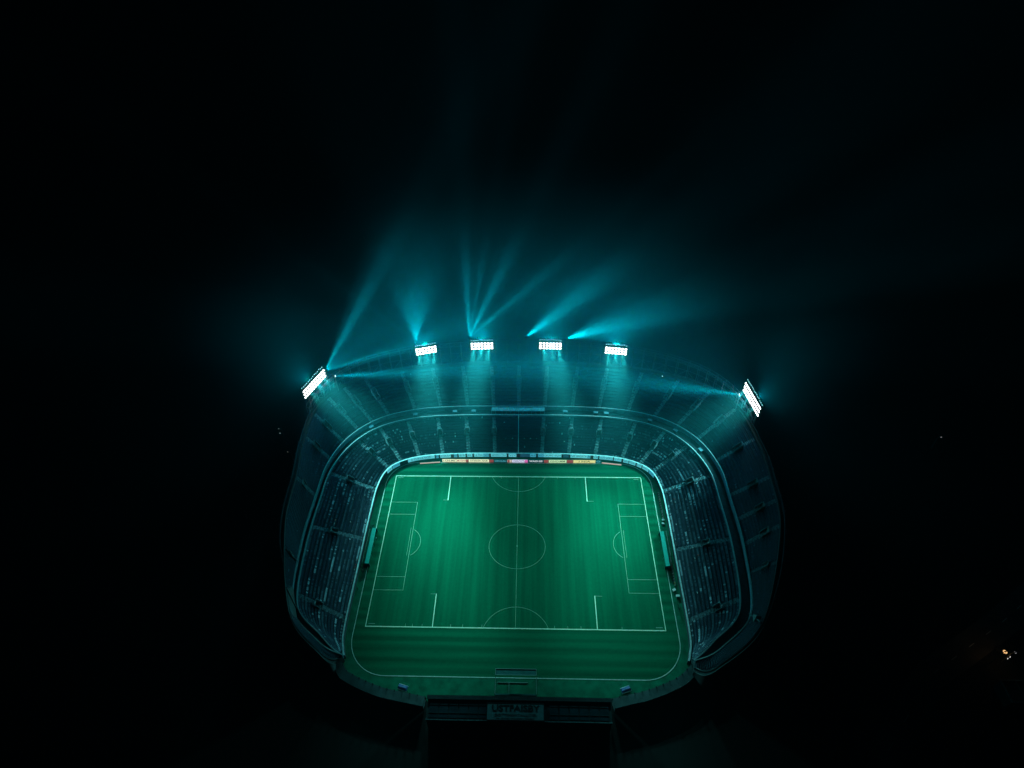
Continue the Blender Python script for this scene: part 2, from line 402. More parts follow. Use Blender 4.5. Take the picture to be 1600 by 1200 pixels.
# ring walkway, upper terrace
mb = MB(); mb.strip(p3(cC1, zC + .15), p3(cC2, zC + .15))
P0(mb.build('ring_walkway', M['dark'], upper), upper)
zC2 = zC + 1.4
P0(terrace(cC2, zC2, cD, zD, NUP, 'terrace', upper), upper)
P0(seats(cC2, zC2, cD, zD, NUP, aisle_up, 'seats', upper, .30, ('seat_dark', 'seat_navy', 'seat_blue')), upper)
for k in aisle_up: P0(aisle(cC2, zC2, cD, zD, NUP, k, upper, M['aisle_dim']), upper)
P0(wall_along(cC2, zC - .2, zC2 + 1.15, -.34, 'front_parapet', M['parapet_blue'], upper, capmat=M['cap']), upper)
# pale press boxes on the far part of the walkway
pb = MB(); ks = [nearest(cC2, (x, 65)) for x in np.linspace(-12, 12, 13)]
a = [cC2[k] + np.array([0, -.5]) for k in ks]; b = [cC2[k] + np.array([0, -2.7]) for k in ks]
pb.strip([(q[0], q[1], 12.1) for q in a], [(q[0], q[1], 12.0) for q in b]); pb.strip([(q[0], q[1], 11.85) for q in a], [(q[0], q[1], 11.75) for q in b])
pb.strip([(q[0], q[1], 12.0) for q in b], [(q[0], q[1], 11.75) for q in b])
for k, (qa, qb) in enumerate(zip(a, b)): pb.bar((qb[0], qb[1], 10.15), (qb[0], qb[1], 11.75), .16)
P0(pb.build('press_canopy', mat('press_canopy_panel', (.22, .42, .45), .5, .25, .6), upper), upper)
# short cross rails and kiosks on the walkway
for q in [(-66, 52), (-47, 60), (-29, 62.6), (-20, 63), (21, 63), (34, 62), (39, 61.6), (58, 57), (69, 51.5), (78, 40)]:
    k = nearest(cC1, q); c = (cC1[k] + cC2[k]) / 2; t = cC1[k + 1] - cC1[k]
    kk = MB(); kk.box((c[0], c[1], zC[k] + .85), (1.7, 1.1, 1.4), 0, Matrix.Rotation(math.atan2(t[1], t[0]), 3, 'Z'))
    kk.box((c[0], c[1], zC[k] + 1.6), (2.0, 1.3, .10), 1, Matrix.Rotation(math.atan2(t[1], t[0]), 3, 'Z'))
    P0(kk.build('kiosk', [M['dark'], M['parapet_blue']], upper), upper)

mb = MB(); mb.strip(p3(cD, zD), p3(cO, zD))
P0(mb.build('rim_walkway', M['dark'], upper), upper)
P0(wall_along(cD, zD - .1, zD + 1.1, .28, 'rim_rail', M['steel_dark'], upper), upper)
ow = MB(); ow.strip(p3(cO, -.05 + 0 * zD), p3(cO, zD + 1.2)); cO2 = cO + outw * .3
ow.strip(p3(cO2, zD + 1.2), p3(cO2, -.05 + 0 * zD)); ow.strip(p3(cO, zD + 1.2), p3(cO2, zD + 1.2))
for k in range(0, NU, 9):
    if zD[k] < 16: continue
    q = cO2[k] + outw[k] * .35; ow.box((q[0], q[1], zD[k] / 2 + .2), (.9, .7, zD[k]), 0, Matrix.Rotation(math.atan2(outw[k][1], outw[k][0]), 3, 'Z'))
for k in (0, NU - 1):
    ow.add([(*cC1[k], 0), (*cO[k], 0), (*cO[k], zD[k]), (*cD[k], zD[k]), (*cC2[k], zC2[k]), (*cC1[k], zC[k])], [(0, 1, 2, 3, 4, 5)], 1)
P0(ow.build('outer_wall', [M['outer'], M['dark']], upper), upper)

# lattice truss along the rim of the far side
ka, kb_ = nearest(cD, (95, 44)), nearest(cD, (-89, 46))
ks = list(range(min(ka, kb_), max(ka, kb_) + 1, 5))
tr = MB()
ctr = cD + outw * 1.6
def th(k): return 3.5 + 9.5 * math.sin(math.pi * (k - ks[0]) / (ks[-1] - ks[0])) ** .8
for i, k in enumerate(ks):
    x, y = ctr[k]; zb = zD[k]; zt = zb + th(k); dx, dy = outw[k]
    back = (x + dx * 1.6, y + dy * 1.6)
    tr.bar((x, y, zb), (x, y, zt), .22); tr.bar((*back, zb), (*back, zt), .16)
    tr.bar((x, y, zt), (*back, zt), .14)
    if i:
        kp = ks[i - 1]; xp, yp = ctr[kp]; zp = zD[kp] + th(kp)
        for f in (1.0, .82, .5):
            tr.bar((xp, yp, zb + th(kp) * f), (x, y, zb + th(k) * f), .20 if f == 1 else .13)
        tr.bar((xp, yp, zb + th(kp) * .82), (x, y, zt), .10); tr.bar((xp, yp, zp), (x, y, zb + th(k) * .82), .10)
        if i % 2: tr.bar((xp, yp, zb), (x, y, zb + th(k) * .5), .12)
        else: tr.bar((xp, yp, zb + th(kp) * .5), (x, y, zb), .12)
        bp = (xp + outw[kp][0] * 1.6, yp + outw[kp][1] * 1.6)
        tr.bar((*bp, zp), (*back, zt), .16)
P0(tr.build('lattice_truss', M['steel'], upper), upper)

# ------------------------------------------------------------------ lights
def spot(name, loc, target, power, col, deg, blend, parent=None, size=.25):
    l = bpy.data.lights.new(name, 'SPOT'); l.energy = power; l.color = col; l.spot_size = math.radians(deg); l.spot_blend = blend
    l.shadow_soft_size = size
    o = bpy.data.objects.new(name, l); COL.objects.link(o); o.location = loc
    d = Vector(target) - Vector(loc); o.rotation_euler = d.to_track_quat('-Z', 'Y').to_euler()
    if parent is not None:
        o.parent = parent; o.matrix_parent_inverse = parent.matrix_world.inverted()
    return o
K_PITCH, K_SPILL, K_BEAM = .40, .11, 4.9
WHITE = (.21, .95, .90); CYAN = (.0, .78, 1.0)

def bank(name, a, b, height, label, aims, spill, rows=3, cols=7, back=2.2):
    a = Vector((*a, 33.0)); b = Vector((*b, 33.0)); c = (a + b) / 2; L = (b - a).length
    d = (b - a).normalized(); nrm = Vector((d.y, -d.x, 0))
    if nrm.dot(Vector((0, -10, 0)) - c) < 0: nrm = -nrm
    rz = math.atan2(nrm.y, nrm.x) + math.pi / 2          # local -y looks at the pitch
    root = tag(empty('floodlight_bank', (c.x, c.y, c.z - height / 2), rz), label, 'floodlight', 'floodlight banks round the stadium rim')
    fr = MB()
    W = L / 2 + .3
    fr.box((0, .55, height + .15), (2 * W, .25, .25)); fr.box((0, .55, -.15), (2 * W, .25, .25))
    for k in range(6): fr.box((-W + 2 * W * k / 5, .55, height / 2), (.16, .2, height))
    for r in range(rows): fr.box((0, .42, height * (r + .5) / rows - .42), (2 * W, .5, .07))
    fr.box((0, .62, height + 1.15), (2 * W, .12, .12))
    for k in range(8): fr.box((-W + 2 * W * k / 7, .62, height + .6), (.1, .1, 1.1))
    fr.build('frame', M['steel_dark'], root)
    ms = MB()
    zb = 23 - (33 - height / 2)
    for s_ in (-.32, .32):
        ms.bar((L * s_, .9, zb), (L * s_, .9, height + .2), .42, n=8); ms.bar((L * s_, 3.4, zb), (L * s_, .9, height * .6), .24, n=6)
    ms.bar((-L * .32, .9, zb + .8), (L * .32, .9, -.4), .16); ms.bar((L * .32, .9, zb + .8), (-L * .32, .9, -.4), .16)
    ms.build('mast', M['steel'], root)
    bm = Matrix.Rotation(math.radians(90 + 14), 4, 'X')
    proto = None
    for r in range(rows):
        for k in range(cols):
            x = (k - (cols - 1) / 2) * L / cols; z = height * (r + .5) / rows
            R0 = min(L / cols, height / rows) * .41
            if proto is None:
                h = MB(); h.lathe([(R0 * .35, -.55), (R0 * .8, -.40), (R0 * 1.02, .0), (R0 * 1.08, .10)], 12, bm)
                hs = h.build('lamp', M['steel_dark'], root)
                q = MB(); q.lathe([(R0 * .98, .08), (R0 * .92, .22), (R0 * .6, .36), (R0 * .2, .42)], 12, bm, 0)
                ls = q.build('lens', M['lens'], hs, True)
                q2 = MB(); q2.lathe([(R0 * .98, .08), (R0 * .92, .22), (R0 * .6, .36), (R0 * .2, .42)], 12, bm, 0)
                proto = (hs, ls)
                hs.location = (x, 0, z); continue
            hs = proto[0].copy(); COL.objects.link(hs); hs.parent = root; hs.location = (x, 0, z)
            ls = proto[1].copy(); COL.objects.link(ls); ls.parent = hs
    # a top row of small shielded lamps, seen from behind their rims
    pr = None
    for k in range(cols + 3):
        x = (k - (cols + 2) / 2) * L / (cols + 3); x += random.uniform(-.1, .1)
        if pr is None:
            q = MB(); q.lathe([(.12, -.3), (.24, -.1), (.26, .05)], 10, bm); q.lathe([(.22, .05), (.18, .12), (.05, .16)], 10, bm, 1)
            pr = q.build('top_lamp', [M['steel_dark'], M['lens_edge']], root); pr.location = (x, .3, height + .95)
        else:
            o = pr.copy(); COL.objects.link(o); o.parent = root; o.location = (x, .3, height + .95 + random.uniform(-.25, .35))
    bpy.context.view_layer.update()
    src = c + nrm * 1.0
    for (tx, ty, pw, dg) in aims:
        for q in (-.32, 0, .32):
            spot('pitch_light', src + d * L * q, (tx + d.x * L * q, ty, 0), pw * K_PITCH / 3, WHITE, dg, 1.0, root, .3)
    if spill:
        sp = c + nrm * 2.0 + Vector((0, 0, .4))
        spot('spill_light', sp, sp + nrm * 10 + Vector((0, -2.5, .5)), spill * K_SPILL, CYAN, 176, .8, root, .3)
        sp = c - nrm * 2.2 + Vector((0, 0, 1.2))
        spot('back_glow_fill', sp, sp - nrm * 10 + Vector((0, 0, 2)), spill * K_SPILL * back, CYAN, 176, .9, root, .3)  # added light behind the bank, no lamp there, raises a glow in the haze
    return root

PW = 1.0e6
BK = [bank('b1', (-46.5, 78.3), (-37.2, 80.8), 4.2, 'leftmost of the four small white floodlight banks on the far truss', [(-30, 27, .20 * PW, 56), (-29, -9, 1.3 * PW, 29), (-54.5, 2, .62 * PW, 24)], 1.0e5),
      bank('b2', (-22.0, 82.6), (-11.6, 83.1), 4.2, 'second small white floodlight bank from the left on the far truss, beside fanning beams', [(-29, 26, .20 * PW, 48), (-27, -9, 1.3 * PW, 29)], 1.0e5),
      bank('b3', (9.0, 83.2), (19.4, 82.8), 4.2, 'third small white floodlight bank from the left on the far truss, between two searchlights', [(31, 26, .20 * PW, 48), (33, -9, 1.3 * PW, 29)], 1.0e5),
      bank('b4', (38.5, 80.2), (48.3, 78.8), 4.2, 'rightmost of the four small white floodlight banks on the far truss', [(32, 27, .20 * PW, 56), (36, -9, 1.3 * PW, 29), (55, 2, .62 * PW, 24)], 1.0e5),
      bank('bl', (-89.5, 49.6), (-84.2, 64.2), 5.0, 'long slanting floodlight bank at the left corner of the rim', [(-25, 14, .75 * PW, 62), (-8, -20, .55 * PW, 25)], 2.2e5, 3, 11, .7),
      bank('br', (94.6, 56.4), (96.7, 40.6), 5.8, 'long tilted floodlight bank at the right corner of the rim', [(27, 12, .75 * PW, 62), (12, -20, .55 * PW, 25)], 2.2e5, 3, 11, .7)]

def searchlight(loc, label, beams, base_z=23.0):
    loc = Vector(loc)
    root = tag(empty('searchlight', loc), label, 'searchlight', 'searchlights along the rim throwing beams into the haze')
    d0 = (Vector(beams[0][0])).normalized()
    Mx = d0.to_track_quat('Z', 'Y').to_matrix().to_4x4()
    q = MB(); q.lathe([(.22, -.8), (.42, -.65), (.50, 0), (.55, .25)], 14, Mx); q.build('drum', M['steel_dark'], root)
    q = MB(); q.lathe([(.48, .22), (.44, .34), (.2, .42)], 14, Mx); q.build('lens', M['beam_lens'], root, True)
    y = MB(); sd = Mx.to_3x3() @ Vector((1, 0, 0))
    for s_ in (-1, 1): y.bar(sd * .62 * s_, sd * .62 * s_ + Vector((0, 0, -.9)), .10)
    y.bar(sd * .62 + Vector((0, 0, -.9)), -sd * .62 + Vector((0, 0, -.9)), .12); y.bar((0, 0, -.9), (0, 0, base_z - loc.z), .18, n=6)
    y.build('yoke', M['steel'], root)
    bpy.context.view_layer.update()
    for d, pw, deg, bl in beams:
        spot('beam_light', loc + Vector(d).normalized() * .7, loc + Vector(d) * 10, pw * K_BEAM, CYAN, deg, bl, root, .05)
        if deg < 30: spot('beam_fringe_light', loc + Vector(d).normalized() * .7, loc + Vector(d) * 10, pw * K_BEAM * .24, CYAN, deg * 2.2, bl, root, .05)
    return root

BP = 1.0e5
def bd_(ix, iy, k):                   # a heading: sideways, up the sky, away from the stadium
    n = math.hypot(ix, iy); ix /= n; iy /= n
    return (ix, iy * .62 + k * .79, iy * .79 - k * .62)
SL = [
 searchlight((-83.7, 63.9, 34.2), 'searchlight at the inner tip of the left floodlight bank, throwing a tall double beam', [(bd_(.32, .94, .7), 2.4 * BP, 11, 1), (bd_(.95, .31, .3), 2.0 * BP, 10, 1), (bd_(.72, .70, .7), .24 * BP, 46, .9)]),
 searchlight((-79.9, 63.3, 31.6), 'searchlight beside the left floodlight bank throwing a level beam to the right', [((1, .02, .05), 2.9 * BP, 9, 1)]),
 searchlight((-46.6, 82.6, 36.0), 'searchlight above the leftmost far floodlight bank, fan of light rising straight up', [(bd_(-.10, 1, .7), 0.42 * BP, 52, 1), (bd_(-.5, .9, .7), .35 * BP, 15, 1), (bd_(-.84, .54, .5), .6 * BP, 4.5, 1)]),
 searchlight((-22.6, 85.2, 36.0), 'searchlight with thin beams fanning upward beside the second far floodlight bank', [(bd_(-.12, 1, .8), 2.2 * BP, 8, 1), (bd_(.10, 1, .8), 1.6 * BP, 6, 1), (bd_(.38, .93, .8), 2.2 * BP, 9, 1), (bd_(.74, .66, .6), 2.2 * BP, 7, 1)]),
 searchlight((3.2, 85.4, 36.2), 'searchlight standing alone in the middle of the far truss, beam to the upper right', [(bd_(.80, .60, .8), 2.3 * BP, 17, 1)]),
 searchlight((21.6, 84.9, 35.6), 'searchlight at the right tip of the third far floodlight bank, wide beam to the right', [(bd_(.95, .30, .55), 1.5 * BP, 21, .8), (bd_(.97, .20, .4), 1.9 * BP, 11, 1)]),
 searchlight((91.4, 51.1, 33.0), 'searchlight in front of the right floodlight bank throwing a beam to the left', [((-1, .12, .05), 2.4 * BP, 13, 1)]),
]
for k_, tgt in zip(range(4), ((-14, 66, 14), (8, 66, 14), (46, 68, 15), (44, 66, 14))):
    src = Vector(BK[k_].location) + Vector((2, -1.5, .3))
    spot('stand_light', src, tgt, .07 * BP, CYAN, 34, 1, BK[k_], .3)

# ------------------------------------------------------------------ LED boards, banners given a glow
def text_obj(s, size, m, parent, name='lettering', ext=.01, bold=0.0):
    c = bpy.data.curves.new(name, 'FONT'); c.body = s; c.size = size; c.align_x = 'CENTER'; c.align_y = 'CENTER'; c.extrude = ext; c.offset = bold
    t = bpy.data.objects.new(name, c); COL.objects.link(t)
    bpy.context.view_layer.update()
    dg = bpy.context.evaluated_depsgraph_get()
    me = bpy.data.meshes.new_from_object(t.evaluated_get(dg)); bpy.data.objects.remove(t)
    me.materials.clear(); me.materials.append(m)
    o = bpy.data.objects.new(name, me); COL.objects.link(o); o.parent = parent
    return o
LED = {}
def led(name, col, s): 
    if name not in LED: LED[name] = mat('led_' + name, tuple(c * .3 for c in col), .4, .12, .8, emit=col, estr=s)
    return LED[name]
led('cream', (.86, .90, .58), 1.0); led('red', (.42, .09, .08), .6); led('dark', (.004, .055, .07), 1.0); led('lilac', (.68, .72, .92), 1.0)
led('magenta', (.70, .12, .42), .9); led('yellow', (.78, .75, .30), .9); led('pinkish', (.70, .58, .48), .75); led('green', (.55, .80, .45), 1.0)
led('ink', (.10, .20, .08), .6); led('inkred', (.45, .10, .10), .7); led('teal', (.10, .50, .55), .9); led('white', (.75, .85, .85), 1.0); led('navy', (.05, .06, .15), .6)
G_AD = 'advertising boards along the far touchline'
BH = 1.75
def board(x0, x1, col, label, text=None, tcol=None, h=BH, y0=41.95, y1=41.95, z=0.0, split=None):
    c = Vector(((x0 + x1) / 2, (y0 + y1) / 2, z)); L = math.hypot(x1 - x0, y1 - y0)
    root = tag(empty('advert_board', c, math.atan2(y1 - y0, x1 - x0)), label, 'advert board', G_AD)
    b = MB(); b.box((0, .08, .12 + h / 2), (L - .06, .10, h)); b.build('panel', LED[col], root)
    s = MB()
    for t in (-.4, 0, .4): s.bar((L * t, .16, .0), (L * t, .55, .0), .05); s.bar((L * t, .5, .03), (L * t, .16, h), .05)
    s.box((0, .18, h * .5 + .1), (L - .1, .08, .08)); s.build('stand_frame', M['steel_dark'], root)
    if text:
        t = text_obj(text, h * .82, LED[tcol], root, bold=.02)
        w_ = max(v.co.x for v in t.data.vertices) - min(v.co.x for v in t.data.vertices)
        t.scale = (min(1.6, L * .84 / w_), 1, 1); t.rotation_euler = (math.pi / 2, 0, 0); t.location = (0, .02, .12 + h / 2)
    if split:
        q = MB(); q.box((split[0] * L, .02, .12 + h / 2), (split[1] * L, .03, h * .94)); q.build('logo_panel', LED[split[2]], root)
    return root
board(-43.2, -34.4, 'pinkish', 'low tapering pink board at the left end of the far row', h=.55, y0=40.7, y1=41.6)
board(-33.4, -27.4, 'cream', 'cream board left of the first red emblem, in the left pair of cream boards', 'I CNI.MS', 'ink')
board(-27.3, -21.9, 'cream', 'cream board with reddish writing and a red round emblem', 'MTIINO', 'inkred', split=(.40, .2, 'red'))
board(-21.8, -12.8, 'cream', 'long cream board with fine dark writing, right of the red emblem', 'INTERNIIN AENM', 'ink')
board(-12.7, -10.8, 'red', 'small dull red board at the end of the left cream boards')
board(-10.7, -4.9, 'dark', 'dark board with teal writing, left of the lilac board', 'ON E.AL', 'teal')
board(-4.8, -2.8, 'pinkish', 'short orange pink board just left of the lilac board', split=(-.2, .4, 'red'))
board(-2.7, 4.2, 'lilac', 'pale lilac board with a magenta right end in the middle of the row', 'OSVVTA', 'navy', split=(.40, .2, 'magenta'))
board(4.3, 11.2, 'dark', 'dark board with white writing, right of the lilac board', 'WAID.GS', 'white')
board(11.3, 13.3, 'red', 'small red board left of the pale green board')
board(13.4, 21.2, 'green', 'pale greenish board with dark writing between two red boards', 'GNO:MM', 'ink')
board(21.3, 24.0, 'red', 'red board between the pale green board and the yellow board')
board(24.1, 33.8, 'yellow', 'yellow board with small dark writing at the right of the row', 'I NIA', 'ink')
board(33.9, 36.2, 'dark', 'small dark teal board beside the yellow board', 'O', 'teal')
board(36.6, 45.0, 'pinkish', 'low tapering cream pink board at the right end of the far row', h=.6, y0=41.8, y1=40.7)

rib = [mat('banner_glow_pale', (.12, .25, .28), .4, .35, 1.3, emit=(.10, .56, .62), estr=.95), mat('banner_glow_mid', (.08, .2, .24), .4, .35, 1.3, emit=(.04, .33, .44), estr=1.0), mat('banner_glow_dark', (.03, .08, .1), .4, .3, 1.3, emit=(.01, .10, .16), estr=.5)]  # banner cloth emits, its lighting put into the material
rib_ink = mat('banner_ink_glow', (.03, .12, .16), .5, .2, 2, emit=(.01, .12, .17), estr=.5)
arcs = []
cR = cB.copy(); sg = np.linalg.norm(np.diff(cR, axis=0), axis=1); sR = np.concatenate([[0], np.cumsum(sg)])
def ribbon(s0, s1, mi, label, text):
    n = max(2, int((s1 - s0) / .8) + 1); ss = np.linspace(s0, s1, n); x = np.interp(ss, sR, cR[:, 0]); y = np.interp(ss, sR, cR[:, 1])
    t = np.array([x[-1] - x[0], y[-1] - y[0]]); t /= np.linalg.norm(t)
    inn = np.array([-t[1], t[0]]); mid = np.array([x.mean(), y.mean()])
    if inn @ (np.array([0, 0]) - mid) < 0: inn = -inn
    off = inn * .66
    lo = [(a + off[0] - mid[0], b + off[1] - mid[1], 0.0) for a, b in zip(x, y)]; hi = [(a, b, 2.15) for a, b, _ in lo]
    lo2 = [(a - inn[0] * .05, b - inn[1] * .05, 0.) for a, b, _ in lo]; hi2 = [(a, b, 2.15) for a, b, _ in lo2]
    m = MB(); m.strip(lo, hi); m.strip(hi, hi2); m.strip(hi2, lo2); m.strip(lo2, lo)
    root = tag(empty('wall_banner', (mid[0], mid[1], .42)), label, 'banner', 'pale banners along the front wall of the lower stand')
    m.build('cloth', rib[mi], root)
    if text and mi < 2:
        o = text_obj(text, 1.7, rib_ink, root, ext=.01)
        w_ = max(v.co.x for v in o.data.vertices) - min(v.co.x for v in o.data.vertices)
        o.scale = (min(1.5, (s1 - s0) * .86 / w_), 1, 1)
        ang = math.atan2(inn[1], inn[0]) + math.pi / 2
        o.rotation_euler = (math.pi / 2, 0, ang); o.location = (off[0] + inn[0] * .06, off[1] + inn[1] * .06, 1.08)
    return root
def sB(px): return sR[nearest(cB, px)]
ends = [(-57.5, 35.4, -55.2, 37.6, 0), (-54.8, 38.0, -52.2, 40.2, 1), (-48.6, 41.9, -37.2, 44.4, 0), (-36.4, 44.4, -35.2, 44.5, 1), (-34.6, 44.6, -30.2, 44.9, 0), (-28.8, 45, -26.8, 45.1, 1), (-26, 45.1, -23.6, 45.3, 0), (-22.6, 45.3, -20.4, 45.4, 0), (-19.6, 45.4, -15.9, 45.5, 0), (-15.7, 45.5, -13.2, 45.5, 1), (-12.3, 45.6, -4.8, 45.6, 0), (-4.4, 45.6, -.7, 45.6, 0), (.5, 45.6, 2.2, 45.6, 2), (2.6, 45.6, 5.4, 45.6, 2), (5.6, 45.5, 8.2, 45.5, 1), (8.6, 45.5, 11, 45.5, 1),
        (11.3, 45.5, 15.6, 45.4, 0), (15.8, 45.4, 19.2, 45.4, 0), (19.8, 45.4, 22.2, 45.3, 2), (23, 45.3, 25.2, 45.1, 0), (25.6, 45.1, 30.2, 44.8, 0), (30.4, 44.8, 32, 44.7, 1), (33, 44.6, 35, 44.5, 0), (36, 44.4, 38, 44.2, 0), (38.2, 44.2, 41.4, 43.9, 0), (42, 43.8, 45.4, 43, 0), (46.2, 42.9, 48.2, 42.2, 0), (48.6, 42.1, 51.2, 40.8, 0), (51.8, 40.6, 53.6, 39.5, 0), (54.0, 39.2, 56.4, 37, 0), (56.8, 36.7, 58.4, 34, 1)]
# the row is shifted to where the far wall shows it: x of the photo minus the slant of the view
words = ['TIFO SINT', 'VIVA', 'LA CURVA NORD', 'II', 'FORZA', 'OI', 'ES', 'AL', 'ULTRA', 'NO', 'SEMPRE CON', 'VOI', '', '', 'AS', 'XO', 'GRUPPO', 'VECCHI', '', 'NE', 'BRIGATA', 'X', 'ZB', 'GAZE', 'NORD', 'LA VITA', 'SEI', 'FEDEL', 'SUD', 'AMICI', 'OK']
shade = ['pale', 'mid blue', 'dark blue']
nb_ = len(ends)
for i, (xa, ya, xb, yb, mi) in enumerate(ends):
    f = -2.2 if abs(xa) < 46 else 0
    s0, s1 = sorted((sB((xa, ya)), sB((xb, yb))))
    L_ = s1 - s0
    if L_ < .8: s1 = s0 + .9
    sz = 'very long' if L_ > 9 else 'long' if L_ > 4 else 'short' if L_ > 2 else 'tiny'
    pos = f'number {i + 1} counted from the left end of the front wall' if i < nb_ // 2 else f'number {nb_ - i} counted from the right end of the front wall'
    ribbon(s0, s1, mi, f'{sz} {shade[mi]} banner, {pos}', words[i])

# ------------------------------------------------------------------ people
def body(name, sit, mats):
    if sit:
        J = [(0, 0, .50), (0, .03, .78), (0, .02, 1.02), (0, -.01, 1.14), (0, -.03, 1.30), (.10, -.05, .50), (.12, -.42, .50), (.12, -.44, .08), (.12, -.60, .05), (-.10, -.05, .50), (-.12, -.42, .50), (-.12, -.44, .08), (-.12, -.60, .05),
             (.20, .02, 1.0), (.26, -.06, .76), (.18, -.30, .62), (-.20, .02, 1.0), (-.26, -.06, .76), (-.18, -.30, .62), (0, -.03, 1.38)]
    else:
        J = [(0, 0, .95), (0, .01, 1.2), (0, .01, 1.42), (0, 0, 1.54), (0, -.02, 1.68), (.10, 0, .90), (.12, -.02, .50), (.13, .02, .08), (.13, -.14, .05), (-.10, 0, .90), (-.12, -.02, .50), (-.13, .02, .08), (-.13, -.14, .05),
             (.20, .01, 1.40), (.27, .02, 1.12), (.25, -.10, .88), (-.20, .01, 1.40), (-.27, .02, 1.12), (-.25, -.10, .88), (0, -.02, 1.76)]
    E_ = [(0, 1), (1, 2), (2, 3), (3, 4), (4, 19), (0, 5), (5, 6), (6, 7), (7, 8), (0, 9), (9, 10), (10, 11), (11, 12), (2, 13), (13, 14), (14, 15), (2, 16), (16, 17), (17, 18)]
    Rr = [.15, .15, .17, .06, .105, .10, .075, .05, .045, .10, .075, .05, .045, .07, .05, .038, .07, .05, .038, .07]
    me = bpy.data.meshes.new('t'); me.from_pydata(J, E_, []); ob = bpy.data.objects.new('t', me); COL.objects.link(ob)
    sk = ob.modifiers.new('s', 'SKIN')
    for i, r in enumerate(Rr): me.skin_vertices[0].data[i].radius = (r, r * .85)
    me.skin_vertices[0].data[0].use_root = True
    ob.modifiers.new('u', 'SUBSURF').levels = 1
    bpy.context.view_layer.update()
    out = bpy.data.meshes.new_from_object(ob.evaluated_get(bpy.context.evaluated_depsgraph_get())); out.name = name
    bpy.data.objects.remove(ob)
    out.materials.clear()
    for m in mats: out.materials.append(m)
    neck = 1.15 if sit else 1.55; hip = .60 if sit else .98
    for p in out.polygons:
        c = p.center; hand = (c.y < -.22 and .56 < c.z < .70 and abs(c.x) > .1) if sit else (c.z < .95 and abs(c.x) > .2)
        p.material_index = 1 if (c.z > neck or hand) else (0 if c.z > hip else 2); p.use_smooth = True
        if c.z > neck + .17: p.material_index = 2
    return out
BOD = {}
def person(x, y, z, rz, col, sit, label, group):
    k = (col, sit)
    if k not in BOD: BOD[k] = body('person', sit, [M['top_' + col], M['skin'], M['trouser']])
    o = bpy.data.objects.new('person', BOD[k]); COL.objects.link(o)
    o.location = (x, y, z); o.rotation_euler = (0, 0, rz)
    return tag(o, label, 'person', group)

def seat_spot(c0, z0, c1, z1, n, px, row):
    """a seat of the given row, nearest to the ground point px"""
    line = row_pts(c0, z0, c1, z1, (row + .60) / n, row / n)
    k = nearest(line[:, :2], px); d = (c0 - c1)[k]
    return line[k], math.atan2(d[1], d[0]) + math.pi / 2
def spectators(items, where, c0, z0, c1, z1, n, group):
    for px, row, col, what in items:
        q, rz = seat_spot(c0, z0, c1, z1, n, px, row)
        person(q[0], q[1], q[2] - .05, rz, col, True, f'{col} topped spectator {what}', group)
spectators([((-60, 24.8), 0, 'pink', 'in the front row just below the dotted left aisle'), ((-60, 23.4), 0, 'pink', 'second below the dotted left aisle, front row'), ((-60, 22.4), 1, 'grey', 'behind two pink tops near the dotted left aisle'),
            ((-62, 20.6), 2, 'white', 'in the third row of the left side, above the bare front rows'), ((-66, 17.5), 5, 'grey', 'alone in the middle rows of the left side'),
            ((-68, 5.5), 8, 'orange', 'in the middle of the left side, beside a white top'), ((-68, 4.2), 8, 'white', 'beside the orange top in the middle of the left side'),
            ((-64, 6.5), 4, 'white', 'nearer the pitch than the orange top, left side'), ((-63, 3.0), 3, 'grey', 'left side, just above the middle aisle'),
            ((-60, -10.5), 0, 'red', 'in the front row of the left side, first of the red cluster'), ((-60, -12.0), 0, 'red', 'in the front row of the left side, second of the red cluster'), ((-60, -8.6), 0, 'pink', 'in the front row of the left side, above the red cluster'), ((-60, -13.6), 0, 'white', 'in the front row of the left side, below the red cluster'),
            ((-60, -17.5), 0, 'pink', 'low on the left side, apart from the red cluster'), ((-60, -19), 0, 'grey', 'low on the left side next to a pink top'),
            ((-61, -32.2), 1, 'white', 'beside the lowest aisle of the left side'), ((-60, -33.2), 0, 'white', 'front row, beside the lowest aisle of the left side')],
           'left', cB, zB, cC1, zC, NL, 'spectators in the left part of the lower stand')
spectators([((61, 24.4), 0, 'white', 'in the front row of the right side, just below its upper aisle'), ((63, 20), 2, 'red', 'low rows of the right side, red top above a white one'), ((63, 18.8), 2, 'white', 'low rows of the right side, just below a red top'),
            ((66, 18.5), 5, 'white', 'fifth row of the right side behind the red top'), ((72, 30), 9, 'white', 'high in the upper right corner, alone'), ((62, 1.6), 0, 'white', 'first of a pale cluster by the right front wall'), ((62, .4), 0, 'grey', 'second of a pale cluster by the right front wall'), ((62, -1.0), 0, 'pink', 'third of a pale cluster by the right front wall'), ((62, -2.2), 1, 'grey', 'behind the pale cluster by the right front wall'),
            ((65, -3.8), 4, 'white', 'right side middle rows, by itself below the pale cluster'), ((66, -8.2), 4, 'white', 'right side, beside a red top low in the middle'), ((66, -7.2), 5, 'red', 'right side, beside a white top low in the middle'), ((70, -3), 8, 'white', 'right side upper rows, far from the wall'),
            ((61, 10.5), 0, 'grey', 'front row of the right side, opposite the white coolers'), ((62, 8.6), 1, 'white', 'second row of the right side, opposite the white coolers'), ((64, -22), 3, 'white', 'low right side, alone near the white boxes'),
            ((60, 46), 8, 'white', 'in the far right corner, high beside an aisle')],
           'right', cB, zB, cC1, zC, NL, 'spectators in the right part of the lower stand')
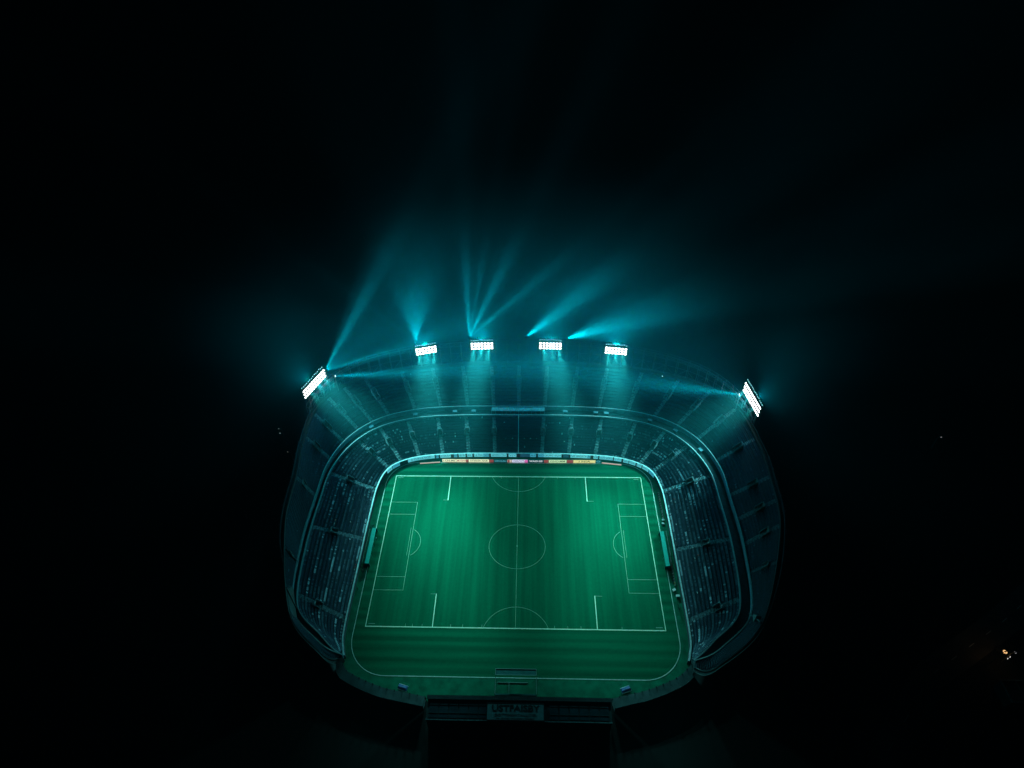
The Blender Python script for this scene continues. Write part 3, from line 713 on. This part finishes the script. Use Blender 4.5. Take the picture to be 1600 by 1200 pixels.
spectators([((-6, 55), 11, 'white', 'in the far side, top rows left of the central rail'), ((-2.4, 52), 5, 'white', 'in the far side, just left of the central rail'), ((5.5, 52), 5, 'white', 'in the far side, first right of the central rail'), ((8, 52), 5, 'grey', 'in the far side, second right of the central rail'),
            ((2.5, 52), 5, 'grey', 'in the far side, close to the central rail on its right'), ((20, 51), 4, 'white', 'in the far side beside the second aisle right of the rail'), ((22.6, 48), 2, 'grey', 'in the far side low beside the second aisle right of the rail'), ((36, 47), 1, 'brown', 'in the far side, low row near the right corner'), ((-28, 52), 7, 'grey', 'in the far side, left half, middle rows'), ((-32.5, 52), 7, 'grey', 'in the far side, left half, beside an aisle')],
           'far', cB, zB, cC1, zC, NL, 'spectators in the far part of the lower stand')

# people and kit on the strip right of the pitch
G1 = 'people sitting along the strip right of the pitch'
for i in range(11):
    y = 25.2 - i * 1.15
    person(58.75 + .05 * math.sin(i * 2.1), y, -.02, -math.pi / 2, ['brown', 'black', 'brown', 'yellow', 'black', 'brown', 'black', 'brown', 'grey', 'black', 'brown'][i], True,
           f'dark clothed person in the seated row on the right strip, {["first","second","third","fourth","fifth","sixth","seventh","eighth","ninth","tenth","eleventh"][i]} from the far end', G1)
def bench(x, y0, y1, label, col='white'):
    L = abs(y1 - y0); root = tag(empty('bench', (x, (y0 + y1) / 2, 0)), label, 'bench', 'long benches on the strip beside the pitch')
    b = MB(); b.box((0, 0, .43), (.42, L, .06)); b.build('seat', M['frame_white'], root)
    b = MB(); b.box((.24, 0, .70), (.05, L, .34)); b.build('backrest', M['frame_white'], root)
    for t in (-.48, 0, .48):
        b = MB(); b.box((0, L * t, .2), (.36, .08, .40)); b.build('leg', M['steel_dark'], root)
bench(58.75, 26, 12.9, 'long bench under a row of people, right strip, far half')
bench(58.55, -5.2, -17.0, 'long bench under orange and dark tops, right strip below the dugout')
for i in range(10):
    y = -5.7 - i * 1.15
    col = ['orange', 'pink', 'orange', 'orange', 'black', 'black', 'brown', 'black', 'black', 'yellow'][i]
    person(58.55, y, -.02, -math.pi / 2, col, True, f'person in {col} top on the bench below the right dugout, {["first","second","third","fourth","fifth","sixth","seventh","eighth","ninth","tenth"][i]} from its far end', 'people on the bench below the right dugout')

def cooler(x, y, rz, label, s=1.0):
    root = tag(empty('cool_box', (x, y, 0), rz), label, 'cool box', 'white boxes on the right strip')
    b = MB(); b.box((0, 0, .32 * s), (1.15 * s, .8 * s, .56 * s)); b.build('tub', M['white'], root)
    b = MB(); b.box((0, 0, .65 * s), (1.22 * s, .86 * s, .10 * s)); b.build('lid', M['white'], root)
    b = MB()
    for q in (-1, 1): b.bar((q * .62 * s, -.2 * s, .4 * s), (q * .62 * s, .2 * s, .4 * s), .05)
    b.build('handle', M['steel_dark'], root)
cooler(58.7, 12.2, .4, 'small white box at the near end of the seated row, right strip', .8)
cooler(58.4, 10.4, -.3, 'small white box nearer the dugout than its twin, right strip', .8)
cooler(57.9, -18.6, .5, 'white box next to the yellow top, right strip', .95)
cooler(58.8, -21.0, .1, 'white box nearest the camera on the right strip', 1.0)
for i, (x, y) in enumerate(((58.3, -24.8), (58.6, -26.0))):
    person(x, y, 0, 1.4, 'black', False, ['person in black standing below the white boxes, farther of the pair', 'person in black standing below the white boxes, nearer of the pair'][i], 'pair of people in black on the right strip')

def dugout(x, y0, y1, side, label):
    L = abs(y1 - y0); root = tag(empty('team_dugout', (x, (y0 + y1) / 2, 0)), label, 'dugout', 'teal roofed dugouts beside the pitch')
    n = 8; prof = []
    for k in range(n + 1):
        a = math.radians(8 + 100 * k / n); prof.append((side * (.95 - 1.75 * math.cos(a) * .62), .35 + 1.85 * math.sin(a)))
    prof = [(side * (.85 - 1.5 * k / n), 2.25 - .25 * (k / n) ** 2 - (0 if k else .0)) for k in range(n + 1)]
    b = MB()
    lo = [(px, -L / 2, pz) for px, pz in prof]; hi = [(px, L / 2, pz) for px, pz in prof]
    b.strip(lo, hi); b.strip([(a_, q, z - .06) for a_, q, z in hi], [(a_, q, z - .06) for a_, q, z in lo])
    b.build('canopy', M['canopy'], root)
    b = MB(); b.box((side * .86, 0, 1.1), (.05, L, 2.2)); b.build('back_panel', M['glass'], root)
    for t in (-.5, .5):
        b = MB(); b.box((side * .0, L * t * .996, 1.0), (1.7, .05, 2.0)); b.build('side_panel', M['glass'], root)
    b = MB(); b.box((side * .35, 0, .42), (.5, L * .95, .08)); b.box((side * .6, 0, .72), (.08, L * .95, .5)); b.build('seat', M['seat_navy'], root)
    b = MB()
    for k in range(5): b.bar((-side * .95, -L / 2 + L * k / 4, 0), (-side * .95, -L / 2 + L * k / 4, 1.96), .07)
    b.build('frame', M['frame_white'], root)
dugout(56.75, 5.4, -9.9, 1, 'long teal roofed dugout on the right of the pitch')
dugout(-56.4, 5.6, -10.3, -1, 'long teal roofed dugout on the left of the pitch')
def rail(x, y0, y1, h, label, m, th_=.12):
    root = tag(empty('barrier_rail', (x, (y0 + y1) / 2, 0)), label, 'barrier')
    L = abs(y1 - y0); b = MB(); b.bar((0, -L / 2, h), (0, L / 2, h), th_); b.build('top_rail', m, root)
    for k in range(7):
        b = MB(); b.bar((0, -L / 2 + L * k / 6, 0), (0, -L / 2 + L * k / 6, h), .08); b.build('post', m, root)
rail(58.9, 6.6, -4.6, .95, 'thin pale barrier rail behind the right dugout', M['frame_white'], .16)
rail(-58.6, 6.0, -9.0, .95, 'thin pale barrier rail behind the left dugout', M['frame_white'], .14)
person(-55.2, 1.7, .02, math.pi / 2, 'white', False, 'person in white standing on the grass in front of the left dugout', None)
for i, (x, y) in enumerate(((-58.0, 7.7), (-57.2, 7.6), (-58.4, 6.9))):
    person(x, y, 0, math.pi / 2, 'black', False, 'person in black at the far end of the left dugout, ' + ['nearest the stand', 'nearest the grass', 'behind the other two'][i], 'people in black at the far end of the left dugout')
for i, (x, y) in enumerate(((-58.5, -11.0), (-57.8, -11.6), (-58.3, -12.4), (-57.6, -12.6))):
    person(x, y, 0, math.pi / 2, ['brown', 'black', 'black', 'brown'][i], False, 'person in dark clothes near end of left dugout, ' + ['closest to the wall', 'closest to its canopy', 'third from its canopy', 'farthest from its canopy'][i], 'people in dark clothes at the near end of the left dugout')
person(-58.2, -20.0, 0, 1.2, 'black', False, 'person in black alone low on the left strip', None)

# ------------------------------------------------------------------ near side: wall, gate frame, building with the sign
def poly_wall(pts, z1, th_, name, m, capm, label):
    P = [Vector(p) for p in pts]; lo = []; li = []
    for k in range(len(P)):
        a = P[max(k - 1, 0)]; b = P[min(k + 1, len(P) - 1)]; t = (b - a).normalized(); nn = Vector((t.y, -t.x))
        if nn.y > 0: nn = -nn
        lo.append(P[k]); li.append(P[k] + nn * th_)
    root = tag(empty(name, (P[0].x, P[0].y, 0)), label, 'wall')
    b = MB(); A = lambda L, z: [(v.x - P[0].x, v.y - P[0].y, z) for v in L]
    b.strip(A(lo, -.05), A(lo, z1)); b.strip(A(li, z1), A(li, -.05))
    for q in (0, -1):
        v, w2 = A([lo[q], li[q]], 0); b.add([(v[0], v[1], -.05), (w2[0], w2[1], -.05), (w2[0], w2[1], z1), (v[0], v[1], z1)], [(0, 1, 2, 3)])
    b.build('wall_panels', m, root)
    b = MB(); b.strip(A(lo, z1 + .02), A(li, z1 + .02)); b.build('coping', capm, root)
    b = MB()
    for k in range(len(lo)):
        for q in (lo, li): v = A([q[k]], 0)[0]; b.box((v[0], v[1], z1 / 2 + .2), (.25, .25, z1 + .5))
    b.build('post', M['dark'], root)
def resample(pts, d=2.4):
    P = np.array(pts, float); s = np.concatenate([[0], np.cumsum(np.linalg.norm(np.diff(P, axis=0), axis=1))]); n = int(s[-1] / d) + 1
    q = np.linspace(0, s[-1], n); return list(zip(np.interp(q, s, P[:, 0]), np.interp(q, s, P[:, 1])))
poly_wall(resample(NEAR[0:7]), 2.6, 3.0, 'boundary_wall', M['outer'], M['facade'], 'curved broad dark wall at the near left corner of the track')
poly_wall(resample(NEAR[10:17]), 2.6, 3.0, 'boundary_wall', M['outer'], M['facade'], 'curved broad dark wall at the near right corner of the track')

def tarp(x, y, rz, label):
    root = tag(empty('covered_trolley', (x, y, 0), rz), label, 'trolley', 'tarpaulin covered trolleys at the near edge of the track')
    b = MB(); b.add([(-1.6, -.8, .5), (1.6, -.8, .5), (1.6, .8, .5), (-1.6, .8, .5), (-1.4, -.3, 1.5), (1.4, -.3, 1.5), (1.4, .35, 1.35), (-1.4, .35, 1.35)], [(0, 1, 5, 4), (1, 2, 6, 5), (2, 3, 7, 6), (3, 0, 4, 7), (4, 5, 6, 7), (3, 2, 1, 0)]); b.build('tarpaulin', M['tarp'], root)
    for q in (-.95, .95):
        b = MB(); b.box((0, q * .86, .55), (3.2, .10, .5)); b.build('white_edge', M['white'], root)
    for a_ in (-1.1, 1.1):
        for q in (-.6, .6):
            b = MB(); b.lathe([(.24, -.07), (.26, 0), (.24, .07)], 12, Matrix.Translation((a_, q, .26)) @ Matrix.Rotation(math.pi / 2, 4, 'X')); b.build('wheel', M['steel_dark'], root)
tarp(-36.0, -54.9, -.28, 'dark blue covered trolley with white edges near the lower left wall')
tarp(36.4, -54.3, .35, 'dark blue covered trolley with white edges near the lower right wall')
tarp_b = MB()

# gate frame in front of the building
gf = tag(empty('gate_frame', (.8, -53, 0)), 'goal like frame with teal roof panel at the middle of the near edge', 'gate')
b = MB()
for xx in (-6.7, 6.7):
    b.bar((xx, 3.9, 0), (xx, 3.9, 2.5), .14); b.bar((xx, 1.9, 0), (xx, 1.9, 2.5), .14); b.bar((xx, 1.9, 2.5), (xx, 3.9, 2.5), .14)
    b.bar((xx, -3.6, 0), (xx, -3.6, 2.0), .12); b.bar((xx, -3.6, .06), (xx, 1.8, .06), .10)
b.bar((-6.7, 3.9, 2.5), (6.7, 3.9, 2.5), .16); b.bar((-6.7, 1.9, 2.5), (6.7, 1.9, 2.5), .14)
b.bar((-6.0, .5, .12), (4.0, .5, .12), .14); b.bar((-2.2, .4, .12), (-2.2, -3.5, .12), .12)
b.build('frame', M['frame_white'], gf)
b = MB(); b.box((0, 2.9, 2.42), (13.2, 1.8, .06)); b.build('roof_panel', M['frame_roof'], gf)
b = MB(); b.box((0, -3.5, .35), (13.2, .5, .6)); b.build('threshold', M['frame_roof'], gf)

bd = tag(empty('entrance_building', (2, -63, 0)), 'low dark building with sloping panelled front at the near edge of the stadium', 'building')
X0, X1 = -28.2, 28.2
def bld(y, z): return (y, z)
prof = [(2.6, 0), (2.6, 8.2), (2.0, 8.2), (-3.9, 7.8), (-3.9, 0)]
b = MB(); b.add([(X0, y, z) for y, z in prof] + [(X1, y, z) for y, z in prof], [(0, 1, 6, 5), (1, 2, 7, 6), (2, 3, 8, 7), (3, 4, 9, 8), (0, 4, 3, 2, 1), (5, 6, 7, 8, 9)])
b.build('walls', M['facade'], bd)
sl_a = math.atan2(.4, 5.9); RX = Matrix.Rotation(sl_a, 3, 'X'); sl_n = Vector((0, -math.sin(sl_a), math.cos(sl_a))); sl_t = Vector((0, math.cos(sl_a), math.sin(sl_a)))
sl_c = Vector((0, -.95, 8.0)); SL_ = 5.9
xs = np.linspace(X0 + .6, X1 - .6, 19)
for i in range(18):
    xm = (xs[i] + xs[i + 1]) / 2
    if abs(xm + 1.0) < 9.6: continue
    b = MB(); b.box(sl_c + sl_n * .04 + Vector((xm, 0, 0)), (xs[i + 1] - xs[i] - .45, SL_ * .86, .06), 0, RX)
    for t in (-.2, .2): b.box(sl_c + sl_n * .10 + sl_t * SL_ * t + Vector((xm, 0, 0)), (xs[i + 1] - xs[i] - .5, .07, .05), 1, RX)
    b.build('window', [M['glass'], M['steel']], bd)
b = MB(); b.box((0, 2.3, 8.32), (X1 - X0 + .6, 1.2, .22)); b.build('coping', M['dark'], bd)
b = MB(); b.box((0, -4.0, 7.7), (X1 - X0 + .2, .35, .25)); b.build('gutter', M['aisle_dim'], bd)
b = MB(); b.box(Vector((-1.0, 1.55, 8.12)), (19.0, 1.1, .22)); b.build('sign_dark_strip', M['dark'], bd)  # flat dark strip, shade of the recess above the sign put into colour

sg_ = tag(empty('sign_board', (1.0, -63, 0)), 'wide pale blue green sign with dark lettering on the near building', 'sign')
b = MB(); b.box(sl_c + sl_n * .22 - sl_t * .55, (17.2, 4.6, .16), 0, RX); b.build('face', M['sign'], sg_)
b = MB()
for t in (-1, 1):
    b.box(sl_c + sl_n * .22 - sl_t * .55 + sl_t * 2.4 * t, (17.6, .18, .24), 0, RX); b.box(sl_c + sl_n * .22 - sl_t * .55 + Vector((8.75 * t, 0, 0)), (.18, 4.6, .24), 0, RX)
b.build('frame', M['steel_dark'], sg_)
def sign_text(s, size, off, m, wmax, bold):
    o = text_obj(s, size, m, sg_, ext=.015, bold=bold)
    w_ = max(v.co.x for v in o.data.vertices) - min(v.co.x for v in o.data.vertices)
    o.scale = (wmax / w_, 1, 1); o.rotation_euler = (sl_a, 0, 0); o.location = sl_c + sl_n * .33 + sl_t * off
sign_text('USTFAISBY', 2.5, .35, M['ink'], 14.6, .05)
sign_text('DOTTIMENTALLITIO', .95, -1.45, M['ink_soft'], 12.6, .0)
sign_text('in ellit mutio viten', .55, -2.3, M['ink_soft'], 11.5, .0)

# ------------------------------------------------------------------ outside the bowl
def ribbon_road(name, pts, w_, label=None):
    b = MB(); line_mesh(b, pts, w_, -.02); o = b.build(name, M['road']); tag(o, kind='structure')
    q = MB(); P = [Vector(p) for p in pts]
    for i in range(len(P) - 1):
        d = P[i + 1] - P[i]; n = int(d.length / 9)
        for k in range(n):
            a = P[i] + d * ((k + .2) / n); c = P[i] + d * ((k + .5) / n); line_mesh(q, [a, c], .18, 0.0)
    q.build('lane_markings', M['roadline'], o)
ribbon_road('road', [(90, -110), (112, -72), (136, -48), (168, -30), (215, 0), (300, 40)], 9)

def street_lamp(x, y, rz, label, col, pw, h=7.5, est=6, em=None, gs=1.0):
    root = tag(empty('street_lamp', (x, y, 0), rz), label, 'street lamp', 'street lamps outside the stadium')
    b = MB(); b.lathe([(.14, 0), (.11, .4), (.06, h)], 10); b.build('pole', M['steel'], root)
    b = MB(); b.bar((0, 0, h - .05), (1.2, 0, h + .25), .10, n=6); b.build('arm', M['steel'], root)
    b = MB(); b.box((1.5, 0, h + .28), (.8, .34, .16)); b.build('head', M['steel_dark'], root)
    b = MB(); b.lathe([(.30 * gs, 0), (.34 * gs, -.08), (.22 * gs, -.22 * gs), (.05, -.28 * gs)], 12, Matrix.Translation((1.5, 0, h + .18))); b.build('lamp_glass', mat('street_lamp_glass', (.8, .7, .5), .3, 0, emit=col, estr=est), root, True)
    if pw:
        bpy.context.view_layer.update()
        l = bpy.data.lights.new('lamp_light', 'POINT'); l.energy = pw; l.color = em or col; l.shadow_soft_size = .3
        o = bpy.data.objects.new('lamp_light', l); COL.objects.link(o); o.parent = root; o.location = (1.5, 0, h - .6)
street_lamp(157.9, -43.4, .3, 'glowing orange street lamp at the right edge of the picture', (1, .55, .22), 90, 7.0, 1.0, (1, .5, .16), 1.9)  # globe oversized so its shape stands in for the lamp's glow
street_lamp(161.77, -42.95, .2, 'dim grey white street lamp right of the orange one', (.7, .75, .8), 0, 6, .35)
street_lamp(182.84, 52.1, .2, 'lone faint white street lamp far off to the right', (.8, .85, .85), 0, 7, .5)
street_lamp(-105.71, 51.81, 2.8, 'faint white street lamp outside the left corner of the stadium', (.8, .95, .9), 0, 7, .7)
street_lamp(-107.14, 54.59, 2.8, 'fainter street lamp behind the one outside the left corner', (.6, .8, .75), 0, 7, .3)
street_lamp(-99.5, 41.63, 2.8, 'dim lamp close to the left outer wall', (.7, .8, .7), 0, 6, .25)

car = tag(empty('parked_car', (163.3, -40.08, 0), math.radians(28)), 'small dark car with two white headlights lit, below the orange lamp', 'car')
b = MB(); cs = [(-2.1, .35), (-2.1, .85), (-1.2, .95), (-.75, 1.42), (.75, 1.45), (1.45, .98), (2.1, .8), (2.1, .35)]
b.add([(y, -.85, z) for y, z in cs] + [(y, .85, z) for y, z in cs], [tuple(range(8))[::-1], tuple(range(8, 16))] + [(k, (k + 1) % 8, 8 + (k + 1) % 8, 8 + k) for k in range(8)]); cb = b.build('body', M['top_black'], car)
cb.rotation_euler = (0, 0, -math.pi / 2)
for s_ in (-.6, .6):
    b = MB(); b.lathe([(.24, 0), (.22, .08), (.08, .12)], 12, Matrix.Translation((s_, -2.08, .72)) @ Matrix.Rotation(math.radians(62), 4, 'X')); b.build('headlight', mat('headlight_glass', (.8, .8, .8), .2, 0, emit=(.9, .88, .85), estr=.8), car)
    for y in (-1.3, 1.3):
        b = MB(); b.lathe([(.30, -.1), (.32, 0), (.30, .1)], 14, Matrix.Translation((s_ * 1.35, y, .32)) @ Matrix.Rotation(math.pi / 2, 4, 'Y')); b.build('wheel', M['steel_dark'], car)
b = MB(); b.add([(-.7, -1.42, 1.0), (.7, -1.42, 1.0), (.62, -.82, 1.40), (-.62, -.82, 1.40)], [(0, 1, 2, 3)]); b.build('windscreen', M['glass'], car)

ob = tag(empty('outbuilding', (163, -54.5, 0)), 'low flat roofed building barely visible at the lower right edge', 'building')
b = MB(); b.box((0, 0, 2.4), (17, 6.4, 4.8)); b.build('walls', M['outer'], ob)
b = MB()
for q in (-1, 1): b.box((0, 3.3 * q, 5.0), (17.4, .3, .5)); b.box((8.55 * q, 0, 5.0), (.3, 6.3, .5))
b.build('parapet', M['aisle'], ob)
b = MB(); b.box((1.2, -.6, 5.2), (6, 2.8, .8)); b.build('roof_unit', M['facade'], ob)
b = MB(); b.box((-4, .6, 4.92), (.2, 5.6, .2)); b.build('roof_joint', M['aisle'], ob)

rl = tag(empty('rim_lamp', (63.6, 70.2, 23)), 'tiny lone white lamp on the rim of the upper stand, right of the far banks', 'lamp')
b = MB(); b.bar((0, 0, 0), (0, 0, 3.0), .10, n=6); b.build('pole', M['steel'], rl)
b = MB(); b.lathe([(.05, 2.9), (.26, 3.05), (.26, 3.25), (.05, 3.4)], 12); b.build('lamp_glass', mat('rim_lamp_glass', (.8, .8, .8), .3, 0, emit=(.6, .9, .9), estr=1.2), rl)

# ------------------------------------------------------------------ haze
SMOKE = .0046
hz = MB(); hz.box((0, 0, (228 - 1.2) / 2), (3300, 3300, 228 + 1.2))
hm = bpy.data.materials.new('night_haze'); hm.use_nodes = True; nt = hm.node_tree
for n in list(nt.nodes):
    if n.type != 'OUTPUT_MATERIAL': nt.nodes.remove(n)
pv = nt.nodes.new('ShaderNodeVolumePrincipled'); pv.inputs['Color'].default_value = (.12, .93, 1.0, 1); pv.inputs['Density'].default_value = .00015; pv.inputs['Anisotropy'].default_value = 0.0
nt.links.new(pv.outputs[0], nt.nodes['Material Output'].inputs['Volume'])
tag(hz.build('haze', hm), kind='stuff')

# a bank of smoke hanging over the far side of the bowl, densest round the floodlights
sm = MB(); nu, nv = 32, 16
sm.lathe([(math.sin(math.pi * (j + .02) / (nv + .04)), -math.cos(math.pi * (j + .02) / (nv + .04))) for j in range(nv + 1)], nu)
km = bpy.data.materials.new('drifting_smoke'); km.use_nodes = True; nt = km.node_tree
for n in list(nt.nodes):
    if n.type != 'OUTPUT_MATERIAL': nt.nodes.remove(n)
tc = N(nt, 'ShaderNodeTexCoord'); ln_ = N(nt, 'ShaderNodeVectorMath', operation='LENGTH'); nt.links.new(tc.outputs['Object'], ln_.inputs[0])
mr = N(nt, 'ShaderNodeMapRange', interpolation_type='SMOOTHERSTEP'); mr.inputs[1].default_value = 1.0; mr.inputs[2].default_value = .10; mr.inputs[3].default_value = 0; mr.inputs[4].default_value = SMOKE
nt.links.new(ln_.outputs['Value'], mr.inputs[0])
no = N(nt, 'ShaderNodeTexNoise'); no.inputs['Scale'].default_value = 3.2; no.inputs['Detail'].default_value = 2; nt.links.new(tc.outputs['Object'], no.inputs['Vector'])
m2 = N(nt, 'ShaderNodeMapRange'); m2.inputs[1].default_value = .3; m2.inputs[2].default_value = .7; m2.inputs[3].default_value = .65; m2.inputs[4].default_value = 1.35; nt.links.new(no.outputs['Fac'], m2.inputs[0])
mu = N(nt, 'ShaderNodeMath', operation='MULTIPLY'); nt.links.new(mr.outputs[0], mu.inputs[0]); nt.links.new(m2.outputs[0], mu.inputs[1])
pv = nt.nodes.new('ShaderNodeVolumePrincipled'); pv.inputs['Color'].default_value = (.12, .93, 1.0, 1); nt.links.new(mu.outputs[0], pv.inputs['Density'])
nt.links.new(pv.outputs[0], nt.nodes['Material Output'].inputs['Volume'])
so = tag(sm.build('smoke', km), kind='stuff'); so.location = (2, 84, 44); so.scale = (178, 88, 84)

# ------------------------------------------------------------------ world, camera, render settings
wd = bpy.data.worlds.new('World'); sc.world = wd; wd.use_nodes = True
wd.node_tree.nodes['Background'].inputs[0].default_value = (.05, .75, 1, 1); wd.node_tree.nodes['Background'].inputs[1].default_value = .0005

cam = bpy.data.cameras.new('camera'); co = bpy.data.objects.new('camera', cam); COL.objects.link(co); sc.camera = co
co.location = (5.1628, -139.0118, 209.9192); co.rotation_euler = (.836922, .016820, .0241)
cam.sensor_width = 36; cam.lens = 976.826 / 1600 * 36; cam.clip_end = 6000; cam.clip_start = .5
sc.view_settings.view_transform = 'Standard'; sc.view_settings.look = 'None'; sc.view_settings.exposure = 0; sc.view_settings.gamma = 1
cy = sc.cycles
cy.use_denoising = True; cy.max_bounces = 5; cy.diffuse_bounces = 2; cy.glossy_bounces = 2; cy.transmission_bounces = 2; cy.volume_bounces = 0
cy.sample_clamp_indirect = 2.0; cy.use_adaptive_sampling = False; cy.caustics_reflective = False; cy.caustics_refractive = False
